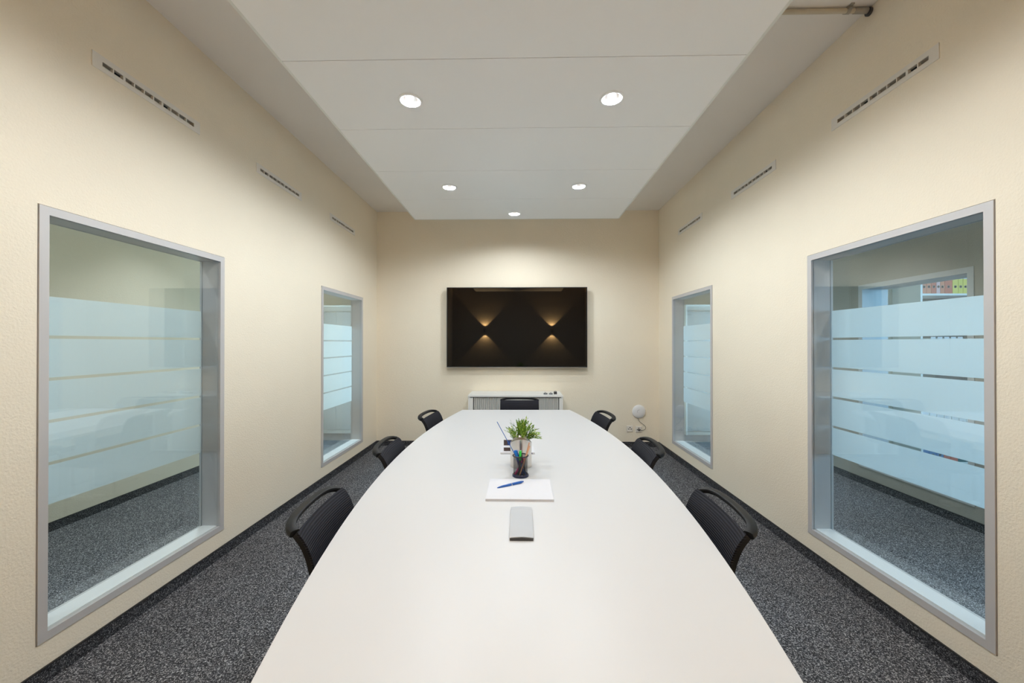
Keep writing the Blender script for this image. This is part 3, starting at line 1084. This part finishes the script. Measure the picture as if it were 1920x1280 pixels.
pz = TZ + 0.0092 + 0.0062
b0 = Vector((0.055, 1.902, pz)); t0 = Vector((-0.050, 1.838, pz - 0.004))
bp = pen('ballpoint_pen', 'blue ballpoint pen lying on the notepad', 'pen', b0, b0 + (t0 - b0).normalized() * 0.14, [
    ('barrel', [(0.0045, 0.004), (0.006, 0.012), (0.0062, 0.075), (0.0058, 0.110)], M['pen_blue']),
    ('tip_cone', [(0.0058, 0.1105), (0.004, 0.128), (0.0012, 0.138)], M['pen_blue']),
    ('push_button', [(0.003, -0.004), (0.003, 0.0038)], M['pen_blue']),
])
m = MB(); m.box(-0.0025, 0.0025, -0.0105, -0.0075, 0.008, 0.048); m.box(-0.0025, 0.0025, -0.009, -0.005, 0.006, 0.010); m.build('pen_clip', M['pen_silver'], bp)
m = MB(); m.lathe([(0.00635, 0.060), (0.0066, 0.061), (0.0066, 0.0625), (0.00635, 0.0635)], 14); m.build('grip_ring', M['pen_silver'], bp)

# silver case
cs_ = thing('silver_case', 'slim silver grey case with dark underside in front of the notepad', 'case', (0.0475, 1.495, TZ), 0.0)
m = MB()
b = bmesh.new()
rows = []
NX = 10
for y, wd, h in ((-0.128, 0.0405, 0.0180), (-0.126, 0.0412, 0.0190), (-0.06, 0.042, 0.0190), (0.0, 0.042, 0.0190), (0.07, 0.042, 0.0190), (0.0985, 0.042, 0.0190), (0.1, 0.042, 0.0165), (0.1025, 0.042, 0.0188), (0.126, 0.0415, 0.0180), (0.130, 0.041, 0.016)):
    h = 0.0052 + (h - 0.0085) * 0.72
    row = [b.verts.new((wd * (-1 + 2 * i / NX), y, h - 0.0032 * (-1 + 2 * i / NX) ** 2)) for i in range(NX + 1)]
    low = [b.verts.new((wd * (-1 + 2 * i / NX), y, 0.0052)) for i in range(NX + 1)]
    rows.append((row, low))
for (ra, la), (rb, lb) in zip(rows[:-1], rows[1:]):
    for i in range(NX):
        b.faces.new((ra[i], ra[i + 1], rb[i + 1], rb[i]))
        b.faces.new((la[i], lb[i], lb[i + 1], la[i + 1]))
    b.faces.new((ra[0], rb[0], lb[0], la[0])); b.faces.new((ra[NX], la[NX], lb[NX], rb[NX]))
for i in range(NX):
    b.faces.new((rows[0][0][i], rows[0][1][i], rows[0][1][i + 1], rows[0][0][i + 1]))
    b.faces.new((rows[-1][0][i], rows[-1][0][i + 1], rows[-1][1][i + 1], rows[-1][1][i]))
bmesh.ops.recalc_face_normals(b, faces=b.faces[:])
m._merge(b)
m.build('shell', M['silver_case'], cs_, smooth=True)
m = MB(); m.prism([(-0.040, 0.0), (0.040, 0.0), (0.0405, 0.0082), (0.0, 0.0112), (-0.0405, 0.0082)], -0.1315, -0.1285, lambda a, b, t: (a, t, b))
m.box(-0.040, 0.040, -0.1285, 0.127, 0.0, 0.0050); m.build('dark_base', M['dark_grey'], cs_)

# pen cup
CUP = (0.045, 2.030)
cup = thing('pen_cup', 'black wire netting pen cup with dark blue base', 'pen holder', (CUP[0], CUP[1], TZ))
CR, CHh = 0.0365, 0.104
me = bpy.data.meshes.new('net_wall')
seg = 48
vs, fs, uvs = [], [], []
for j in range(2):
    for i in range(seg + 1):
        a = 2 * PI * i / seg
        vs.append((CR * math.cos(a), CR * math.sin(a), 0.010 + j * (CHh - 0.012)))
        uvs.append((i / seg, j))
for i in range(seg):
    fs.append((i, i + 1, seg + 2 + i, seg + 1 + i))
me.from_pydata(vs, [], fs)
uvl = me.uv_layers.new(name='UVMap')
for p in me.polygons:
    p.use_smooth = True
    for li in p.loop_indices:
        uvl.data[li].uv = uvs[me.loops[li].vertex_index]
me.materials.append(M['netting'])
o = bpy.data.objects.new('net_wall', me); COL.objects.link(o); o.parent = cup
m = MB(); m.lathe([(0.0, 0.0), (0.041, 0.0), (0.0425, 0.004), (0.041, 0.010), (0.0375, 0.0135), (0.0355, 0.0115), (0.0345, 0.006), (0.0, 0.006)], 40, cap=False); m.build('base', M['cup_blue'], cup, smooth=True)
m = MB(); m.tube([((CR + 0.002) * math.cos(2 * PI * i / 40), (CR + 0.002) * math.sin(2 * PI * i / 40), CHh) for i in range(40)], 0.0032, 8, closed=True); m.build('rim', M['rim_black'], cup, smooth=True)


def in_cup(bx, by, tx, ty, zl, bz=0.008):
    """base point on the cup floor and tip direction; zl is the height of the tip above the table"""
    return (CUP[0] + bx, CUP[1] + by, TZ + bz), (CUP[0] + tx, CUP[1] + ty, TZ + zl)


def stick(name, label, cat, spec, length, parts):
    a, bb = in_cup(*spec)
    return pen(name, label, cat, a, bb, parts(length), 'pens in the wire cup')


def highlighter(L, mt, capm, r=0.0072):
    return [('barrel', [(r * 0.85, 0.0), (r, 0.004), (r, L * 0.62)], mt), ('cap', [(r * 1.06, L * 0.622), (r * 1.06, L - 0.006), (r * 0.8, L)], capm)]


def simple(L, mt, r, tipm=None):
    return [('barrel', [(r * 0.4, 0.0), (r, 0.010), (r, L * 0.82)], mt), ('end_cap', [(r * 0.96, L * 0.822), (r * 0.96, L - 0.002), (r * 0.6, L)], tipm or mt)]


stick('highlighter', 'bright blue highlighter leaning in the pen cup', 'pen', (0.0088, -0.0088, -0.0260, 0.0004, 0.120), 0.128, lambda L: highlighter(L, M['navy'], M['bright_blue'], 0.0064))
stick('marker_pen', 'dark blue marker leaning in the pen cup', 'pen', (0.0040, 0.0277, -0.0172, 0.0124, 0.120), 0.122, lambda L: highlighter(L, M['navy'], M['pen_blue'], 0.0054))
stick('metal_pen', 'silver and blue metal pen leaning in the pen cup', 'pen', (0.0137, 0.0071, -0.0098, -0.0085, 0.120), 0.131, lambda L: simple(L, M['navy'], 0.0036, M['pen_silver']))
stick('highlighter', 'bright green highlighter leaning in the pen cup', 'pen', (-0.0076, -0.0146, -0.0011, -0.0300, 0.120), 0.130, lambda L: highlighter(L, M['pen_black'], M['green'], 0.0058))
stick('marker_pen', 'pink marker leaning low in the pen cup', 'pen', (-0.0275, -0.0062, 0.0411, 0.0353, 0.120), 0.093, lambda L: [('barrel', [(0.0045, 0.0), (0.0055, 0.003), (0.0055, 0.038)], M['pink']), ('middle', [(0.0048, 0.0385), (0.0048, 0.068)], M['pen_black']), ('cap', [(0.0055, 0.0685), (0.0055, L - 0.003), (0.004, L)], M['pink'])])
stick('pencil', 'natural wood pencil leaning in front in the pen cup', 'pencil', (-0.0071, -0.0299, 0.0381, -0.0050, 0.128), 0.158, lambda L: simple(L, M['wood'], 0.0036))
stick('pencil', 'natural wood pencil leaning behind the other pencil in the pen cup', 'pencil', (0.0068, 0.0163, 0.0343, 0.0074, 0.125), 0.166, lambda L: simple(L, M['wood'], 0.0036))
stick('ballpoint_pen', 'black ballpoint leaning low in the pen cup', 'pen', (0.0261, -0.0011, 0.0040, -0.0019, 0.110), 0.112, lambda L: simple(L, M['pen_black'], 0.0036))
stick('thin_rod', 'long thin blue rod sticking out of the pen cup', 'rod', (0.0292, -0.0125, -0.1190, -0.0150, 0.278), 0.308, lambda L: [('rod', [(0.0017, 0.0), (0.0017, L - 0.002), (0.0010, L)], M['pen_blue'])])

# brushed steel pot with plant
POT = (0.048, 2.197)
pot = thing('plant_pot', 'brushed steel plant pot with arched front on the table', 'plant pot', (POT[0], POT[1], TZ))
PR = 0.0585


def pot_rim(a):      # rim height: arched up towards the front (-y)
    fr = max(0.0, math.cos(a + PI / 2))
    return 0.124 + 0.034 * fr ** 1.3


b = bmesh.new()
SEG = 56
ra, rb_, rc, rd = [], [], [], []
for i in range(SEG):
    a = 2 * PI * i / SEG
    ca, sa = math.cos(a), math.sin(a)
    h = pot_rim(a)
    ra.append(b.verts.new((PR * ca * 0.985, PR * sa * 0.985, 0.0)))
    rb_.append(b.verts.new((PR * ca, PR * sa, 0.004)))
    rc.append(b.verts.new((PR * ca, PR * sa, h)))
    rd.append(b.verts.new(((PR - 0.002) * ca, (PR - 0.002) * sa, h)))
re_ = [b.verts.new((v.co.x, v.co.y, 0.02)) for v in rd]
for A, B in ((ra, rb_), (rb_, rc), (rc, rd), (rd, re_)):
    for i in range(SEG):
        j = (i + 1) % SEG
        b.faces.new((A[i], A[j], B[j], B[i]))
b.faces.new(ra[::-1]); b.faces.new(re_)
bmesh.ops.recalc_face_normals(b, faces=b.faces[:])
m = MB(); m._merge(b); m.build('pot_body', M['steel'], pot, smooth=True)
# inward curved collar over the front half
b = bmesh.new()
g = []
NA, NT = 28, 6
for i in range(NA + 1):
    a = PI + PI * i / NA
    fr = max(0.0, math.cos(a + PI / 2))
    h = pot_rim(a)
    row = []
    for k in range(NT + 1):
        t = k / NT
        rr = PR + 0.0015 - 0.030 * fr * (1 - math.cos(t * PI / 2 * 0.9)) 
        zz = h + 0.001 + 0.024 * fr ** 0.8 * math.sin(t * PI / 2)
        row.append(b.verts.new((rr * math.cos(a), rr * math.sin(a), zz)))
    g.append(row)
for i in range(NA):
    for k in range(NT):
        b.faces.new((g[i][k], g[i + 1][k], g[i + 1][k + 1], g[i][k + 1]))
r_ = bmesh.ops.solidify(b, geom=b.faces[:], thickness=0.0015)
bmesh.ops.recalc_face_normals(b, faces=b.faces[:])
m = MB(); m._merge(b); m.build('collar', M['steel'], pot, smooth=True)
m = MB(); m.lathe([(0.0, 0.0), (PR - 0.004, 0.0), (PR - 0.004, 0.006), (0.0, 0.010)], 24, Matrix.Translation((0, 0, 0.105)), cap=False); m.build('soil', M['soil'], pot)

plant = thing('potted_plant', 'small bushy green leafy plant growing in the steel pot', 'plant', (POT[0], POT[1], TZ + 0.113))
random.seed(7)


def leaf_mesh(stems, mb_leaf, mb_stem):
    for st in range(stems):
        a = random.uniform(0, 2 * PI)
        lean = random.uniform(0.05, 1.0) ** 0.8
        base = Vector((0.030 * math.cos(a) * lean, 0.030 * math.sin(a) * lean, 0.0))
        if random.random() < 0.16:
            a = random.uniform(-0.5, 0.3); lean = random.uniform(0.95, 1.2)
        topz = random.uniform(0.085, 0.145) * (1 - 0.45 * lean ** 2) + 0.005
        reach = 0.084 * lean
        tip = Vector((reach * math.cos(a), reach * math.sin(a), topz))
        mid = base * 0.5 + tip * 0.5 + Vector((0, 0, 0.018))
        pts = [base, (base + mid) / 2 + Vector((0, 0, 0.004)), mid, (mid + tip) / 2 + Vector((0, 0, 0.004)), tip]
        mb_stem.tube(pts, [0.0011, 0.001, 0.0009, 0.0008, 0.0005], 4)
        nl = 8
        for k in range(nl):
            t = 0.22 + 0.78 * k / (nl - 1)
            f = t * 4
            i = min(3, int(f))
            p = pts[i].lerp(pts[i + 1], f - i)
            d = (pts[i + 1] - pts[i]).normalized()
            sd = Vector((random.uniform(-1, 1), random.uniform(-1, 1), random.uniform(-0.3, 0.5)))
            sd = (sd - d * sd.dot(d)).normalized()
            dirn = (d * random.uniform(0.55, 1.0) + sd * random.uniform(0.35, 0.8)).normalized() if k < nl - 1 else d
            L = random.uniform(0.014, 0.025)
            wdt = L * random.uniform(0.12, 0.17)
            nx = dirn.cross(Vector((random.uniform(-1, 1), random.uniform(-1, 1), 1))).normalized() * wdt
            up = nx.cross(dirn).normalized() * wdt * 0.35
            bm = mb_leaf[0 if random.random() < 0.62 else 1].bm
            v0 = bm.verts.new(p)
            v1 = bm.verts.new(p + dirn * L * 0.45 + nx)
            v2 = bm.verts.new(p + dirn * L * 0.45 - nx)
            v3 = bm.verts.new(p + dirn * L * 0.5 - up)
            v4 = bm.verts.new(p + dirn * L)
            bm.faces.new((v0, v1, v3)); bm.faces.new((v0, v3, v2)); bm.faces.new((v1, v4, v3)); bm.faces.new((v3, v4, v2))


l1, l2, st = MB(), MB(), MB()
leaf_mesh(120, (l1, l2), st)
o = l1.build('foliage', M['leaf'], plant); o['kind'] = 'stuff'
o = l2.build('foliage', M['leaf_light'], plant); o['kind'] = 'stuff'
o = st.build('stems', M['leaf'], plant); o['kind'] = 'stuff'

# paper stack and small box behind the pot
ps = thing('paper_stack', 'white paper stack lying flat behind the plant pot', 'paper', (0.026, 2.500, TZ), 0.02)
m = MB(); m.box(-0.104, 0.104, -0.075, 0.075, 0.0, 0.010); m.build('sheets', M['paper_edge'], ps)
m = MB(); m.box(-0.104, 0.104, -0.075, 0.075, 0.0102, 0.0108); m.build('top_sheet', M['paper'], ps)
m = MB(); m.box(0.085, 0.090, -0.0758, -0.0752, 0.001, 0.0098); m.build('blue_mark', M['blue_label'], ps)
bx = thing('card_box', 'small dark brown card box with blue label on the paper stack', 'box', (-0.018, 2.478, TZ + 0.0108), 0.06)
m = MB(); m.box(-0.040, 0.040, -0.018, 0.018, 0.0, 0.022, 0.001); m.build('tray', M['brown_box'], bx)
m = MB(); m.box(-0.042, 0.042, -0.026, 0.012, 0.0225, 0.0265); m.build('white_tab', M['paper'], bx)
m = MB(); m.box(-0.040, 0.040, 0.010, 0.018, 0.027, 0.060, 0.001); m.build('raised_lid', M['brown_box'], bx)
m = MB(); m.box(-0.018, 0.012, 0.0085, 0.0098, 0.030, 0.056); m.build('label_print', M['blue_label'], bx)

# ================================================================== beyond the glass
for s in (-1, 1):
    lab = 'tall white cupboard at the end of the %s corridor' % ('office-side' if s > 0 else 'plain-walled')
    xa, xb = (2.60, 3.46) if s > 0 else (-3.46, -2.22)
    r = thing('tall_cupboard', lab, 'cupboard', ((xa + xb) / 2, 6.19, 0))
    w = (xb - xa) / 2
    m = MB(); m.box(-w, w, -0.004, 0.44, 1.985, 2.01, 0.002); m.build('top_board', M['cab_white'], r)
    for q in (-1, 1):
        m = MB(); m.box(*sorted((q * w, q * (w - 0.022))), 0.0, 0.44, 0.0, 1.9845); m.build('side_panel', M['cab_white'], r)
    m = MB(); m.box(-w + 0.022, w - 0.022, 0.03, 0.044, 1.905, 1.9845); m.build('recessed_rail', M['cab_grey'], r)
    for q in (-1, 1):
        m = MB(); m.box(*sorted((q * 0.0015, q * (w - 0.024))), 0.004, 0.022, 0.06, 1.903, 0.0015); d_ = m.build('door', M['cupboard_grey'], r)
        m = MB(); m.box(*sorted((q * 0.03, q * 0.042)), -0.016, 0.0035, 1.0, 1.14, 0.002); m.build('handle', M['alu'], d_)
    m = MB(); m.box(-w + 0.022, w - 0.022, 0.012, 0.43, 0.0, 0.058); m.build('plinth', M['cab_grey'], r)

# binder shelf in the office
SX0, SX1, SY = 4.580, 5.54, 4.60
sh = thing('binder_shelf', 'tall white shelf holding coloured binders in the office', 'shelf', (SX0, SY, 0))
SHZ = [0.05, 0.42, 0.79, 1.16, 1.56, 1.955]
wS = SX1 - SX0
for x in (0.0, wS - 0.022):
    m = MB(); m.box(x, x + 0.022, 0.0, 0.345, 0.0, 2.34); m.build('side_panel', M['cab_white'], sh)
for z in SHZ + [2.318]:
    m = MB(); m.box(0.0222, wS - 0.0222, 0.002, 0.33, z, z + 0.022); m.build('shelf_board', M['cab_white'], sh)
m = MB(); m.box(0.0222, wS - 0.0222, 0.331, 0.343, 0.0, 2.34); m.build('back_panel', M['dark_grey'], sh)  # dark colour stands in for the shade inside the empty shelves


def binder(x, z, w, mt, label, h=0.318):
    r = thing('ring_binder', label, 'binder', (x + w / 2, SY + 0.012, z), group='ring binders on the office shelf')
    m = MB()
    fn = lambda a, b, t: (a, t, b)
    m.holed(rect(-w / 2, w / 2, 0, h), [circle(0, 0.078, 0.0135, 16)], 0.0, 0.003, fn); m.build('spine', mt, r)
    for q in (-1, 1):
        m = MB(); m.box(*sorted((q * w / 2, q * (w / 2 - 0.003))), 0.0031, 0.27, 0.0, h); m.build('cover', mt, r)
    m = MB(); m.box(-w / 2 + 0.004, w / 2 - 0.004, 0.012, 0.255, 0.006, h - 0.012); m.build('papers', M['hole'] if w > 1 else M['dark_grey'], r)
    m = MB(); m.tube([(0.0145 * math.cos(2 * PI * i / 20), -0.0008, 0.078 + 0.0145 * math.sin(2 * PI * i / 20)) for i in range(20)], 0.0016, 6, closed=True); m.build('grip_ring', M['pen_silver'], r)
    m = MB(); m.box(-w / 2 + 0.004, w / 2 - 0.004, -0.0012, -0.0001, 0.165, 0.305); m.build('spine_label', M['paper'], r)


x = SX0 + 0.026
z = SHZ[5] + 0.022
row = [(0.050, 'orange', 'narrow orange ring binder beside the shelf side panel'),
       (0.050, 'orange', 'narrow orange ring binder, second from the shelf side panel'),
       (0.052, 'red', 'dark red ring binder between two orange ones and a rose one'),
       (0.040, 'rose', 'pale rose ring binder on the top shelf'),
       (0.045, 'orange', 'orange ring binder right beside the pale rose one'),
       (0.082, 'red', 'wide red ring binder beside the yellow binders'),
       (0.060, 'yellow', 'yellow ring binder touching the wide red one'),
       (0.050, 'yellow', 'yellow ring binder, second after the wide red one'),
       (0.050, 'yellow', 'yellow ring binder, third after the wide red one'),
       (0.075, 'yellow', 'wide yellow ring binder, fourth after the wide red one'),
       (0.075, 'yellow', 'wide yellow ring binder, fifth after the wide red one'),
       (0.075, 'yellow', 'wide yellow ring binder, sixth after the wide red one')]
for w, c, lab in row:
    binder(x, z, w, M[c], lab)
    x += w + 0.004
x = SX0 + 0.026
for i, c in enumerate(['binder_blue', 'binder_blue', 'binder_blue', 'red', 'red', 'teal', 'teal', 'teal', 'teal', 'teal']):
    binder(x, SHZ[0] + 0.022, 0.075, M[c], '%s ring binder on the bottom office shelf' % {'binder_blue': 'blue', 'red': 'red', 'teal': 'dark teal'}[c])
    x += 0.079
x = SX0 + 0.026
for i in range(9):
    binder(x, SHZ[1] + 0.022, 0.075, M['binder_white'], 'white ring binder on the second shelf from the floor', 0.30)
    x += 0.082
x = SX0 + 0.12
for i in range(5):
    binder(x, SHZ[3] + 0.022, 0.06, M['binder_white'], 'white ring binder on the fourth shelf from the floor', 0.29)
    x += 0.075
